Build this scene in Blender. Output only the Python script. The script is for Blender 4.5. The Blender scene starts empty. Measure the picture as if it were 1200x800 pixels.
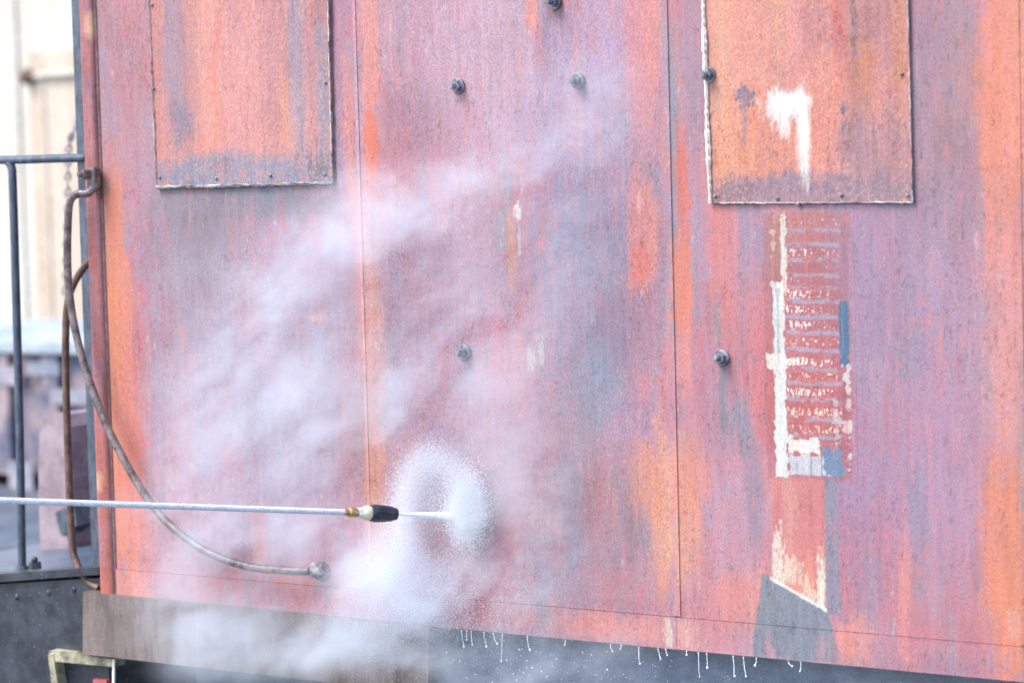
import bpy, bmesh, math, random
import numpy as np
from mathutils import Vector, Matrix

R = math.radians
sc = bpy.context.scene
random.seed(7)

# ------------------------------------------------------------------ camera
YAW, PITCH, ROLL, FPX, DIST = R(34.0), R(3.7), R(-1.49), 3000.0, 8.4
HIT = Vector((0.0, 0.0, 2.05))            # the point of the car side in the middle of the picture
fw = Vector((-math.sin(YAW) * math.cos(PITCH), math.cos(YAW) * math.cos(PITCH), -math.sin(PITCH)))
rt0 = fw.cross(Vector((0, 0, 1))).normalized()
up0 = rt0.cross(fw)
rt = rt0 * math.cos(ROLL) + up0 * math.sin(ROLL)
up = up0 * math.cos(ROLL) - rt0 * math.sin(ROLL)
CAM = HIT - fw * DIST
cd = bpy.data.cameras.new('camera')
cd.sensor_width = 36.0
cd.lens = 36.0 * FPX / 1200.0
cd.clip_start, cd.clip_end = 0.1, 2000.0
cd.dof.use_dof = True
cd.dof.focus_distance = DIST
cd.dof.aperture_fstop = 2.0
cam = bpy.data.objects.new('camera', cd)
sc.collection.objects.link(cam)
cam.matrix_world = Matrix(((rt.x, up.x, -fw.x, CAM.x), (rt.y, up.y, -fw.y, CAM.y), (rt.z, up.z, -fw.z, CAM.z), (0, 0, 0, 1)))
sc.camera = cam

# ------------------------------------------------------------------ sky, sun, exposure (bright overcast)
SUN_EL, SUN_AZ = R(52), R(215)            # azimuth from +Y towards +X: front left of the car side
w = bpy.data.worlds.new('World')
sc.world = w
w.use_nodes = True
nt = w.node_tree
nt.nodes.clear()
sky = nt.nodes.new('ShaderNodeTexSky')
sky.sky_type = 'NISHITA'
sky.sun_disc = False
sky.sun_elevation = SUN_EL
sky.sun_rotation = SUN_AZ
sky.air_density, sky.dust_density, sky.ozone_density = 1.0, 2.0, 1.5
bg = nt.nodes.new('ShaderNodeBackground')
bg.inputs['Strength'].default_value = 0.14
wo = nt.nodes.new('ShaderNodeOutputWorld')
nt.links.new(sky.outputs[0], bg.inputs[0])
nt.links.new(bg.outputs[0], wo.inputs[0])
sl = bpy.data.lights.new('sun', 'SUN')
sl.energy, sl.angle, sl.color = 1.2, R(28), (1.0, 0.97, 0.94)
sun = bpy.data.objects.new('sun', sl)
sc.collection.objects.link(sun)
sd = Vector((math.sin(SUN_AZ) * math.cos(SUN_EL), math.cos(SUN_AZ) * math.cos(SUN_EL), math.sin(SUN_EL)))
sun.rotation_euler = sd.to_track_quat('Z', 'Y').to_euler()
vs = sc.view_settings
vs.view_transform, vs.look, vs.exposure, vs.gamma = 'Standard', 'None', 1.68, 1.0
vs.use_curve_mapping = False
sc.cycles.use_denoising = True
sc.cycles.volume_bounces = 5
sc.cycles.max_bounces = 10
sc.cycles.diffuse_bounces = 8
sc.cycles.volume_step_rate = 3.6

KEXP = np.array((1.96, 2.05, 2.27))                                 # how much brighter than its own colour a surface of the car side is exposed

# ------------------------------------------------------------------ helpers
def at(px, py, Y=0.0):
    """a place named by its spot in the photograph and its distance Y behind (+) or before (-) the car side"""
    d = fw + rt * ((px - 600) / FPX) + up * (-(py - 400) / FPX)
    return CAM + d * ((Y - CAM.y) / d.y)

def lin(c):
    c = np.asarray(c, dtype=float) / 255.0
    return np.where(c <= 0.04045, c / 12.92, ((c + 0.055) / 1.055) ** 2.4)

def link(name, verts, faces, mat=None, parent=None, smooth=False):
    me = bpy.data.meshes.new(name)
    me.from_pydata([tuple(v) for v in verts], [], faces)
    me.update()
    if smooth:
        me.polygons.foreach_set('use_smooth', [True] * len(me.polygons))
    if mat:
        me.materials.append(mat)
    o = bpy.data.objects.new(name, me)
    sc.collection.objects.link(o)
    if parent:
        put(o, parent)
    return o

def put(o, parent):
    o.parent = parent
    if parent.parent is None:              # parts are modelled in place; only the thing's Empty is moved
        o.matrix_parent_inverse = Matrix.Translation(parent.location).inverted()

def tag(o, label, cat=None, group=None, kind=None):
    if label: o['label'] = label
    if cat: o['category'] = cat
    if group: o['group'] = group
    if kind: o['kind'] = kind
    return o

def empty(name, loc, label, cat, group=None):
    o = bpy.data.objects.new(name, None)
    o.location = loc
    o.empty_display_size = 0.1
    sc.collection.objects.link(o)
    return tag(o, label, cat, group)

class MB:
    def __init__(s): s.v, s.f = [], []
    def add(s, vs_, fs):
        n = len(s.v); s.v += [Vector(v) for v in vs_]; s.f += [tuple(i + n for i in f) for f in fs]; return s
    def box(s, lo, hi, b=0.0):
        (x0, y0, z0), (x1, y1, z1) = lo, hi
        if b <= 0:
            vs_ = [(x, y, z) for z in (z0, z1) for y in (y0, y1) for x in (x0, x1)]
            return s.add(vs_, [(0, 2, 3, 1), (4, 5, 7, 6), (0, 1, 5, 4), (2, 6, 7, 3), (0, 4, 6, 2), (1, 3, 7, 5)])
        bm = bmesh.new()
        bmesh.ops.create_cube(bm, size=1)
        for v in bm.verts:
            v.co = Vector(((x0 + x1) / 2 + v.co.x * (x1 - x0), (y0 + y1) / 2 + v.co.y * (y1 - y0), (z0 + z1) / 2 + v.co.z * (z1 - z0)))
        bmesh.ops.bevel(bm, geom=bm.edges[:] + bm.verts[:], offset=b, segments=2, affect='EDGES', profile=0.5)
        bm.verts.ensure_lookup_table()
        s.add([v.co.copy() for v in bm.verts], [[v.index for v in f.verts] for f in bm.faces])
        bm.free(); return s
    def tube(s, pts, r, n=10, caps=True):
        pts = [Vector(p) for p in pts]
        rr = r if isinstance(r, (list, tuple)) else [r] * len(pts)
        t0 = (pts[1] - pts[0]).normalized()
        nrm = t0.orthogonal().normalized()
        vs_, fs = [], []
        for i, p in enumerate(pts):
            t = (pts[min(i + 1, len(pts) - 1)] - pts[max(i - 1, 0)]).normalized()
            nrm = (nrm - t * nrm.dot(t)).normalized()
            b = t.cross(nrm)
            for k in range(n):
                a = 2 * math.pi * k / n
                vs_.append(p + (nrm * math.cos(a) + b * math.sin(a)) * rr[i])
        for i in range(len(pts) - 1):
            for k in range(n):
                k2 = (k + 1) % n
                fs.append((i * n + k, i * n + k2, (i + 1) * n + k2, (i + 1) * n + k))
        if caps:
            fs.append(tuple(range(n))[::-1]); fs.append(tuple((len(pts) - 1) * n + k for k in range(n)))
        return s.add(vs_, fs)
    def prism(s, poly, off):
        n = len(poly); off = Vector(off)
        return s.add([Vector(p) for p in poly] + [Vector(p) + off for p in poly],
                     [tuple(range(n)), tuple(range(2 * n - 1, n - 1, -1))] + [(i, i + n, (i + 1) % n + n, (i + 1) % n) for i in range(n)])
    def ball(s, c, r, seg=8, rings=6, sq=(1, 1, 1)):
        c = Vector(c); vs_ = []; fs = []
        for i in range(1, rings):
            th = math.pi * i / rings
            for k in range(seg):
                a = 2 * math.pi * k / seg
                vs_.append(c + Vector((math.sin(th) * math.cos(a) * sq[0], math.sin(th) * math.sin(a) * sq[1], math.cos(th) * sq[2])) * r)
        top = len(vs_); vs_.append(c + Vector((0, 0, r * sq[2]))); vs_.append(c - Vector((0, 0, r * sq[2])))
        for i in range(rings - 2):
            for k in range(seg):
                k2 = (k + 1) % seg
                fs.append((i * seg + k, (i + 1) * seg + k, (i + 1) * seg + k2, i * seg + k2))
        for k in range(seg):
            k2 = (k + 1) % seg
            fs.append((top, k, k2)); fs.append((top + 1, (rings - 2) * seg + k2, (rings - 2) * seg + k))
        return s.add(vs_, fs)
    def build(s, name, mat=None, parent=None, smooth=False):
        o = link(name, s.v, s.f, mat, parent, smooth)
        bm = bmesh.new(); bm.from_mesh(o.data); bmesh.ops.recalc_face_normals(bm, faces=bm.faces); bm.to_mesh(o.data); bm.free()
        if smooth:
            o.data.polygons.foreach_set('use_smooth', [True] * len(o.data.polygons))
            o.data.set_sharp_from_angle(angle=R(45)) if hasattr(o.data, 'set_sharp_from_angle') else None
        return o

def spline(pts, per=8):
    pts = [Vector(p) for p in pts]
    P = [pts[0] * 2 - pts[1]] + pts + [pts[-1] * 2 - pts[-2]]
    out = []
    for i in range(1, len(P) - 2):
        for k in range(per):
            t = k / per
            a, b, c, d = P[i - 1], P[i], P[i + 1], P[i + 2]
            out.append(0.5 * ((2 * b) + (c - a) * t + (2 * a - 5 * b + 4 * c - d) * t * t + (3 * b - a - 3 * c + d) * t ** 3))
    out.append(pts[-1])
    return out

# ------------------------------------------------------------------ noise for the paint
def _h(i, j, seed):
    n = (i.astype(np.int64) * 374761393 + j.astype(np.int64) * 668265263 + seed * 974634777) & 0x7fffffff
    n = ((n ^ (n >> 13)) * 1274126177) & 0x7fffffff
    n = ((n ^ (n >> 16)) * 2246822519) & 0x7fffffff
    return ((n ^ (n >> 15)) & 0xffff) / 65535.0

def vn(x, z, seed):
    i, j = np.floor(x), np.floor(z)
    u, v = x - i, z - j
    u = u * u * (3 - 2 * u); v = v * v * (3 - 2 * v)
    a, b, c, d = _h(i, j, seed), _h(i + 1, j, seed), _h(i, j + 1, seed), _h(i + 1, j + 1, seed)
    return (a * (1 - u) + b * u) * (1 - v) + (c * (1 - u) + d * u) * v

def fbm(x, z, seed, o=4):
    s, a, t = 0, 0.5, 0
    for k in range(o):
        s = s + a * vn(x, z, seed + 17 * k); t += a
        x, z, a = x * 2.03 + 3.1, z * 2.03 + 1.7, a * 0.55
    return s / t                             # 0..1

def ss(a, b, t):
    t = np.clip((t - a) / (b - a), 0, 1)
    return t * t * (3 - 2 * t)

PXM = 2.8e-3                                 # metres that one photograph pixel spans on the car side

_runs = {}
def lay(col, x, z, spots, seed0, Y=0.0):
    """weathered coats of paint: every spot is (px, py, half width, half height, colour, cover[, soft[, ragged]])"""
    key = (len(x), float(x[0]), float(z[0]), float(x[-1]), seed0)
    if key not in _runs:
        _runs[key] = (fbm(x * 45, z * 5, seed0 + 5, 4) - 0.5, fbm(x * 28, z * 22, seed0 + 9, 5) - 0.5, fbm(x * 170, z * 55, seed0 + 13, 3) - 0.5)
    s1, s2, s3 = _runs[key]                                 # runs down the wall, blotches, crisp flakes
    col = col.copy()
    k = PXM / math.cos(YAW)
    for sp in spots:
        px, py, hw, hh, c, a = sp[:6]
        soft = sp[6] if len(sp) > 6 else 0.6
        rag = sp[7] if len(sp) > 7 else 1.0
        sm = 1.0 if hw * hh < 900 else 0.35
        p = at(px, py, Y)
        lim = 1 + soft + rag * (0.85 + 0.65 * sm)
        I = np.nonzero((np.abs(x - p.x) < lim * hw * k) & (np.abs(z - p.z) < lim * hh * PXM))[0]
        if not len(I): continue
        dx, dz = (x[I] - p.x) / (hw * k), (z[I] - p.z) / (hh * PXM)
        d = (np.abs(dx) ** 2.4 + np.abs(dz) ** 2.4) ** (1 / 2.4)
        t = 1.0 - d + rag * (0.95 * s1[I] + 0.75 * s2[I] + 1.3 * sm * s3[I])
        al = (a * ss(-soft, soft, t))[:, None]
        col[I] = col[I] * (1 - al) + lin(c)[None, :] * al
    return col

def grain(col, x, z, seed, amt=1.0):
    a = fbm(x * 70, z * 6, seed, 3) - 0.5
    b = fbm(x * 130, z * 110, seed + 3, 3) - 0.5
    c = fbm(x * 5, z * 3, seed + 6, 4) - 0.5
    m = 1 + amt * (0.26 * a + 0.22 * b + 0.16 * c)
    col = col * m[:, None]
    chips = ss(0.66, 0.74, fbm(x * 160, z * 60, seed + 11, 3)) * ss(0.5, 0.62, fbm(x * 6, z * 4, seed + 12, 3))
    col = col * (1 - 0.28 * amt * chips[:, None])
    warm = ss(0.62, 0.72, fbm(x * 120, z * 16, seed + 21, 3)) * ss(0.42, 0.6, fbm(x * 4, z * 2.5, seed + 22, 3))
    return col * (1 - 0.35 * warm[:, None]) + lin((246, 150, 136))[None, :] * 0.35 * warm[:, None]

CORAL, ORANGE, PEACH, RED = (246, 158, 148), (250, 148, 118), (255, 200, 164), (222, 108, 112)
PINK, ROSE, MAUVE, LILAC = (222, 156, 168), (206, 128, 146), (186, 142, 166), (198, 166, 194)
GREY, SLATE, TEAL, RUST, BROWN = (160, 146, 164), (142, 152, 182), (140, 160, 174), (190, 124, 124), (140, 100, 100)
CREAM, WHITE, BLUE = (252, 244, 228), (272, 272, 268), (96, 128, 164)

WALL = [
 # first sheet
 (150, 90, 45, 140, (200, 140, 148), .8), (140, 470, 22, 260, ORANGE, .95, .3), (132, 330, 12, 120, (250, 150, 100), .8),
 (167, 420, 14, 90, RED, .85, .3), (160, 560, 16, 130, (240, 128, 108), .8), (176, 300, 10, 60, ROSE, .6),
 (230, 290, 60, 80, GREY, .9), (240, 265, 28, 45, (134, 116, 128), .6), (300, 235, 90, 22, (128, 138, 158), .8, .5), (370, 235, 30, 26, (150, 118, 130), .6),
 (273, 275, 9, 28, RED, .6), (212, 235, 40, 20, GREY, .6), (330, 240, 5, 30, RED, .5), (300, 420, 130, 120, (184, 168, 192), .85), (205, 430, 14, 90, (186, 128, 150), .5),
 (300, 590, 110, 60, LILAC, .6), (303, 630, 8, 40, CORAL, .7), (402, 110, 14, 130, (186, 140, 172), .8), (410, 165, 6, 90, CORAL, .6),
 (395, 330, 20, 60, (172, 146, 178), .6), (330, 690, 130, 24, (232, 142, 144), .8), (290, 690, 40, 20, RED, .6), (160, 685, 20, 24, CORAL, .9), (375, 640, 20, 60, ROSE, .5),
 (372, 372, 14, 5, PEACH, .7), (408, 470, 14, 120, PINK, .7),
 # second sheet
 (434, 60, 10, 90, CORAL, .9, .3), (436, 175, 9, 55, (250, 122, 80), .95, .3), (436, 420, 14, 160, (246, 170, 156), .8), (442, 590, 14, 70, (250, 160, 130), .8),
 (485, 60, 45, 110, (206, 160, 182), .8), (480, 160, 50, 50, (172, 128, 150), .75), (462, 190, 22, 26, (222, 128, 134), .8), (516, 178, 18, 30, (214, 134, 156), .7),
 (575, 60, 60, 120, (218, 180, 204), .85), (600, 60, 30, 40, (206, 160, 176), .5), (650, 60, 20, 70, (156, 128, 160), .8), (700, 110, 50, 140, (194, 168, 204), .85), (650, 8, 8, 14, BROWN, .7),
 (624, 14, 7, 26, CORAL, .85, .3), (664, 16, 7, 24, (232, 130, 128), .8, .3), (676, 50, 5, 60, (206, 140, 120), .7), (677, 150, 5, 60, (236, 190, 170), .6), (750, 60, 16, 110, (236, 152, 158), .85), (764, 30, 8, 60, CORAL, .7),
 (640, 160, 30, 60, (176, 150, 190), .6), (730, 150, 30, 40, (180, 170, 198), .5), (755, 270, 16, 70, CORAL, .85, .3), (750, 310, 12, 30, (250, 124, 104), .8, .3), (758, 332, 4, 10, CREAM, .8, .3, 2.2), (753, 342, 3, 9, CREAM, .7, .3, 2.2), (749, 238, 3, 9, WHITE, .9, .2),
 (590, 250, 12, 55, (136, 170, 182), .85, .3), (600, 290, 5, 40, (240, 160, 120), .8), (606, 246, 4, 11, WHITE, .95, .15), (609, 285, 2, 18, CREAM, .8, .2), (622, 285, 18, 60, (212, 134, 160), .8), (610, 340, 30, 40, (206, 140, 164), .6),
 (685, 330, 50, 110, (150, 146, 180), .85), (720, 280, 40, 40, (160, 140, 172), .6), (735, 230, 30, 30, (206, 146, 172), .6), (740, 380, 30, 50, (176, 138, 166), .7), (690, 460, 40, 50, (148, 162, 188), .75), (655, 440, 30, 70, (196, 148, 176), .6),
 (582, 420, 20, 60, (222, 146, 164), .7), (634, 410, 4, 12, CREAM, .5, .3, 2.4), (626, 422, 5, 10, CREAM, .4, .3, 2.4), (560, 320, 40, 60, (206, 166, 190), .6), (500, 330, 40, 60, (190, 156, 180), .5), (762, 440, 20, 60, (226, 136, 146), .8), (745, 500, 30, 40, (190, 146, 180), .6),
 (620, 540, 60, 60, (206, 166, 186), .6), (700, 590, 60, 60, (196, 132, 138), .85), (745, 600, 14, 50, (160, 132, 148), .8), (672, 600, 16, 70, (160, 150, 174), .7), (660, 670, 50, 40, (176, 166, 188), .7), (654, 657, 9, 14, (226, 112, 120), .7, .6, 1.6),
 (776, 600, 10, 90, (252, 176, 142), .7, .5), (783, 610, 3, 50, (255, 216, 176), .8, .5), (760, 560, 16, 40, (250, 156, 120), .7), (625, 605, 8, 12, (250, 216, 170), .8, .2, 1.6), (730, 690, 50, 26, (222, 136, 142), .7), (690, 690, 12, 40, (206, 140, 158), .5),
 (520, 655, 36, 46, (216, 110, 124), .95, .5), (505, 650, 12, 18, (196, 70, 84), .8), (540, 690, 90, 30, (226, 156, 168), .7), (600, 650, 40, 60, (212, 160, 178), .6), (720, 735, 60, 14, CORAL, .8), (620, 722, 70, 14, (228, 146, 152), .8), (640, 722, 12, 16, (180, 170, 184), .7),
 # third sheet
 (797, 90, 10, 140, (232, 146, 150), .8), (808, 60, 10, 100, (190, 146, 170), .7), (790, 160, 4, 80, TEAL, .6), (792, 330, 5, 60, TEAL, .7), (800, 340, 10, 60, (250, 142, 112), .95, .3), (800, 220, 6, 50, (250, 120, 96), .7), (802, 430, 8, 40, CORAL, .7),
 (806, 590, 14, 70, (250, 160, 128), .85), (798, 640, 6, 60, (255, 190, 146), .7), (846, 270, 14, 90, (238, 142, 142), .85), (852, 400, 10, 60, (230, 120, 118), .6), (880, 280, 20, 60, (176, 156, 188), .7), (840, 470, 40, 70, (200, 140, 166), .7), (893, 440, 16, 120, (232, 126, 132), .9, .3),
 (841, 372, 4, 26, (136, 142, 158), .85, .25), (848, 470, 4, 40, (136, 142, 160), .7, .25), (870, 500, 10, 26, (140, 154, 178), .75), (884, 590, 8, 70, (150, 146, 170), .6), (850, 620, 40, 80, (206, 156, 182), .7), (862, 700, 24, 26, (240, 150, 144), .85), (893, 700, 10, 30, CORAL, .8), (822, 560, 8, 20, CORAL, .6), (818, 410, 5, 50, ROSE, .5),
 (880, 735, 60, 14, (216, 142, 152), .8), (805, 740, 12, 18, (250, 196, 180), .7, .2), (785, 742, 5, 16, CREAM, .7, .2), (1030, 330, 40, 110, (172, 142, 178), .85), (1030, 560, 50, 90, (176, 136, 174), .85), (1075, 300, 16, 110, (204, 144, 168), .8), (1064, 415, 12, 30, (138, 150, 176), .75),
 (1090, 440, 26, 50, (204, 130, 154), .8), (1050, 500, 24, 30, (204, 130, 150), .6), (1076, 590, 10, 50, (134, 150, 174), .8, .3), (1110, 380, 40, 110, (182, 150, 184), .85), (1110, 560, 34, 100, (190, 150, 184), .8), (1090, 90, 26, 160, (170, 138, 162), .85), (1125, 130, 26, 110, (178, 138, 146), .8), (1120, 200, 24, 50, (164, 124, 140), .7), (1110, 250, 50, 40, (170, 142, 170), .7),
 (1150, 400, 20, 120, (212, 150, 162), .8), (1176, 120, 24, 170, (250, 148, 116), .97, .3), (1190, 60, 12, 160, (248, 158, 132), .8), (1163, 250, 16, 34, (168, 148, 166), .85), (1178, 380, 18, 120, (240, 160, 156), .9), (1177, 660, 22, 100, (250, 146, 104), .92, .4), (1152, 600, 22, 90, (206, 142, 162), .7), (1188, 730, 6, 14, WHITE, .7, .2),
 (1030, 690, 60, 60, (208, 126, 148), .8), (1110, 690, 40, 60, (196, 136, 156), .8), (1020, 690, 12, 50, (160, 136, 164), .5), (1060, 700, 6, 70, CORAL, .6), (1120, 740, 80, 20, (216, 134, 146), .8), (1000, 750, 20, 22, CORAL, .8), (1145, 690, 6, 50, (170, 112, 120), .6),
 # beyond the last seam
 (1212, 200, 14, 240, (150, 140, 144), .9), (1206, 445, 11, 34, (86, 128, 164), .95, .2, .4), (1215, 620, 16, 150, (150, 144, 146), .9),
]

def quad_mask(x, z, pts, soft=0.004):
    """inside a convex patch whose corners are given clockwise in the photograph"""
    P = [at(*p) for p in pts]
    m = np.ones_like(x)
    n = len(P)
    wob = (fbm(x * 60, z * 60, 77, 3) - 0.5) * 0.006
    for i in range(n):
        a, b = P[i], P[(i + 1) % n]
        ex, ez = b.x - a.x, b.z - a.z
        L = math.hypot(ex, ez)
        d = ((x - a.x) * ez - (z - a.z) * ex) / L      # > 0 outside for clockwise in the picture
        m = m * ss(-soft, soft, -(-d) * -1 * -1 + wob) if False else m * ss(-soft, soft, -d * -1 * SGN + wob)
    return m
SGN = 1

def over(col, m, c):
    return col * (1 - m[:, None]) + lin(c)[None, :] * m[:, None]

def wall_colour(x, z):
    base = fbm(x * 3.2, z * 2.0, 3, 4)
    b2 = ss(0.35, 0.68, base)
    col = lin(MAUVE)[None, :] * (1 - b2[:, None]) + lin(PINK)[None, :] * b2[:, None]
    lil = ss(0.48, 0.7, fbm(x * 4.5, z * 3.0, 41, 4)) * 0.7
    col = over(col, lil, LILAC)
    col = lay(col, x, z, WALL, 100)
    mot = ss(.54, .72, fbm(x * 11, z * 6, 201, 5)) * .34                # greyer, rubbed patches
    col = over(col, mot, (176, 166, 190))
    mot = ss(.52, .68, fbm(x * 14, z * 5, 231, 5)) * .50
    col = over(col, mot, (216, 132, 148))
    mot = ss(.62, .72, fbm(x * 20, z * 5, 261, 4)) * .35
    col = over(col, mot, (152, 162, 182))
    fl = ss(.74, .80, fbm(x * 90, z * 26, 291, 3)) * ss(.5, .6, fbm(x * 7, z * 5, 292, 3)) * .5
    col = over(col, fl, (246, 224, 220))
    col = lay(col, x, z, [q[:5] + (q[5] * .62,) + tuple(q[6:]) for q in WALL if max(q[4]) - min(q[4]) < 46], 100)
    col = lay(col, x, z, [q[:5] + (q[5] * .85,) + tuple(q[6:]) for q in WALL if q[4][0] >= 236 and q[4][1] < 185], 100)
    # wet, freshly washed paint round the hit
    rx_, rz_ = (x - at(535, 618).x) / .19, (z - at(535, 618).z) / .25
    rr_ = np.hypot(rx_, rz_) + (fbm(x * 16, z * 12, 333, 4) - .5) * .5
    col = over(col, ss(.55, .85, rr_) * ss(1.35, 1.0, rr_) * ss(.45, .0, rz_) * .9, (200, 92, 110))
    # old blue grey repaint
    dull = (128, 148, 166)
    notch = ss(.5, .62, fbm(x * 40, z * 7, 341, 3)) * ss(.10, .02, z - ZB)
    col = over(col, quad_mask(x, z, [(893, 671), (970, 716), (987, 775), (880, 772)]) * .93 * (1 - .7 * notch), dull)
    col = over(col, quad_mask(x, z, [(966, 560), (979, 560), (986, 722), (967, 718)]) * .85, (142, 150, 174))
    # unfaded red field below the stencil, with its slanted foot
    m = quad_mask(x, z, [(906, 559), (966, 559), (968, 716), (904, 677)])
    fld = np.repeat(lin((236, 140, 130))[None, :], len(x), 0)
    fld = lay(fld, x, z, [(935, 600, 40, 40, (222, 128, 134), .8), (925, 600, 6, 60, (246, 176, 160), .6), (950, 690, 30, 26, (246, 160, 136), .8), (912, 660, 8, 34, CREAM, .9, .3, 1.4), (925, 668, 8, 18, (250, 226, 206), .8, .3, 1.4), (962, 690, 5, 40, CREAM, .95, .3, .8), (948, 694, 8, 16, (252, 222, 200), .8, .3, 1.2)], 300)
    col = col * (1 - m[:, None]) + fld * m[:, None]
    col = col * 0.88 + lin((222, 206, 216))[None, :] * 0.12     # thin airy haze over the side, mixed into its paint colour
    edge = quad_mask(x, z, [(902, 675), (969, 713), (969, 717), (903, 679)], .003)
    return over(col, edge * .9, WHITE)

def gridobj(name, x0, x1, z0, z1, colour, mat, parent, cell=0.004, y=0.0, thick=0.004, wave=0.003, seed=1, corners=None, amt=1.0):
    """a thin steel sheet facing -Y with its own edges; its paint is worked out point by point"""
    nx, nz = max(2, int((x1 - x0) / cell) + 1), max(2, int((z1 - z0) / cell) + 1)
    U, V = np.meshgrid(np.linspace(0, 1, nx), np.linspace(0, 1, nz))
    U, V = U.ravel(), V.ravel()
    if corners is None:
        X, Z = x0 + (x1 - x0) * U, z0 + (z1 - z0) * V
    else:                                   # lower left, lower right, upper right, upper left
        (ax, az), (bx, bz), (cx, cz), (dx, dz) = corners
        X = (ax * (1 - U) + bx * U) * (1 - V) + (dx * (1 - U) + cx * U) * V
        Z = (az * (1 - U) + bz * U) * (1 - V) + (dz * (1 - U) + cz * U) * V
    bump = (fbm(X * 2.6, Z * 2.2, seed + 50, 3) - 0.5) * 2 * wave
    edge = np.minimum(np.minimum(U * nx, (1 - U) * nx), np.minimum(V * nz, (1 - V) * nz))
    bump = bump * ss(0, 12, edge)
    Yv = y + bump
    n = nx * nz
    verts = np.concatenate([np.stack([X, Yv, Z], 1), np.stack([X, np.full(n, y + thick), Z], 1)[edge < 0.5] if False else np.zeros((0, 3))])
    idx = np.arange(n).reshape(nz, nx)
    q = np.stack([idx[:-1, :-1], idx[:-1, 1:], idx[1:, 1:], idx[1:, :-1]], -1).reshape(-1, 4)
    ring = np.concatenate([idx[0, :-1], idx[:-1, -1], idx[-1, :0:-1], idx[:0:-1, 0]])
    front = np.stack([X[ring], Yv[ring], Z[ring]], 1)
    back = np.stack([X[ring], np.full(len(ring), y + thick), Z[ring]], 1)
    verts = np.concatenate([verts, front, back])
    rf_ = np.arange(len(ring)) + n
    rb = rf_ + len(ring)
    q2 = np.stack([rf_, rb, np.roll(rb, -1), np.roll(rf_, -1)], 1)
    allq = np.concatenate([q, q2]).astype(np.int32)
    me = bpy.data.meshes.new(name)
    me.vertices.add(len(verts)); me.vertices.foreach_set('co', verts.astype(np.float32).ravel())
    me.loops.add(allq.size); me.loops.foreach_set('vertex_index', allq.ravel())
    me.polygons.add(len(allq)); me.polygons.foreach_set('loop_start', np.arange(0, allq.size, 4, dtype=np.int32))
    me.update(calc_edges=True)
    sm = np.zeros(len(allq), dtype=bool); sm[:len(q)] = True
    me.polygons.foreach_set('use_smooth', sm)
    c = grain(colour(X, Z), X, Z, seed * 7 + 1, amt)
    c = np.clip(c / KEXP[None, :], 0.01, 0.85)
    c = np.concatenate([c, c[ring], c[ring]])
    ca = me.color_attributes.new('paint', 'FLOAT_COLOR', 'POINT')
    ca.data.foreach_set('color', np.concatenate([c, np.ones((len(c), 1))], 1).astype(np.float32).ravel())
    me.materials.append(mat)
    o = bpy.data.objects.new(name, me)
    sc.collection.objects.link(o)
    put(o, parent)
    return o

# ------------------------------------------------------------------ materials
def newmat(name):
    m = bpy.data.materials.new(name); m.use_nodes = True
    return m, m.node_tree.nodes, m.node_tree.links, m.node_tree.nodes['Principled BSDF']

def node(ns, t, **kw):
    n = ns.new(t)
    for k, v in kw.items():
        if k in n.inputs: n.inputs[k].default_value = v
        else: setattr(n, k, v)
    return n

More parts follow.
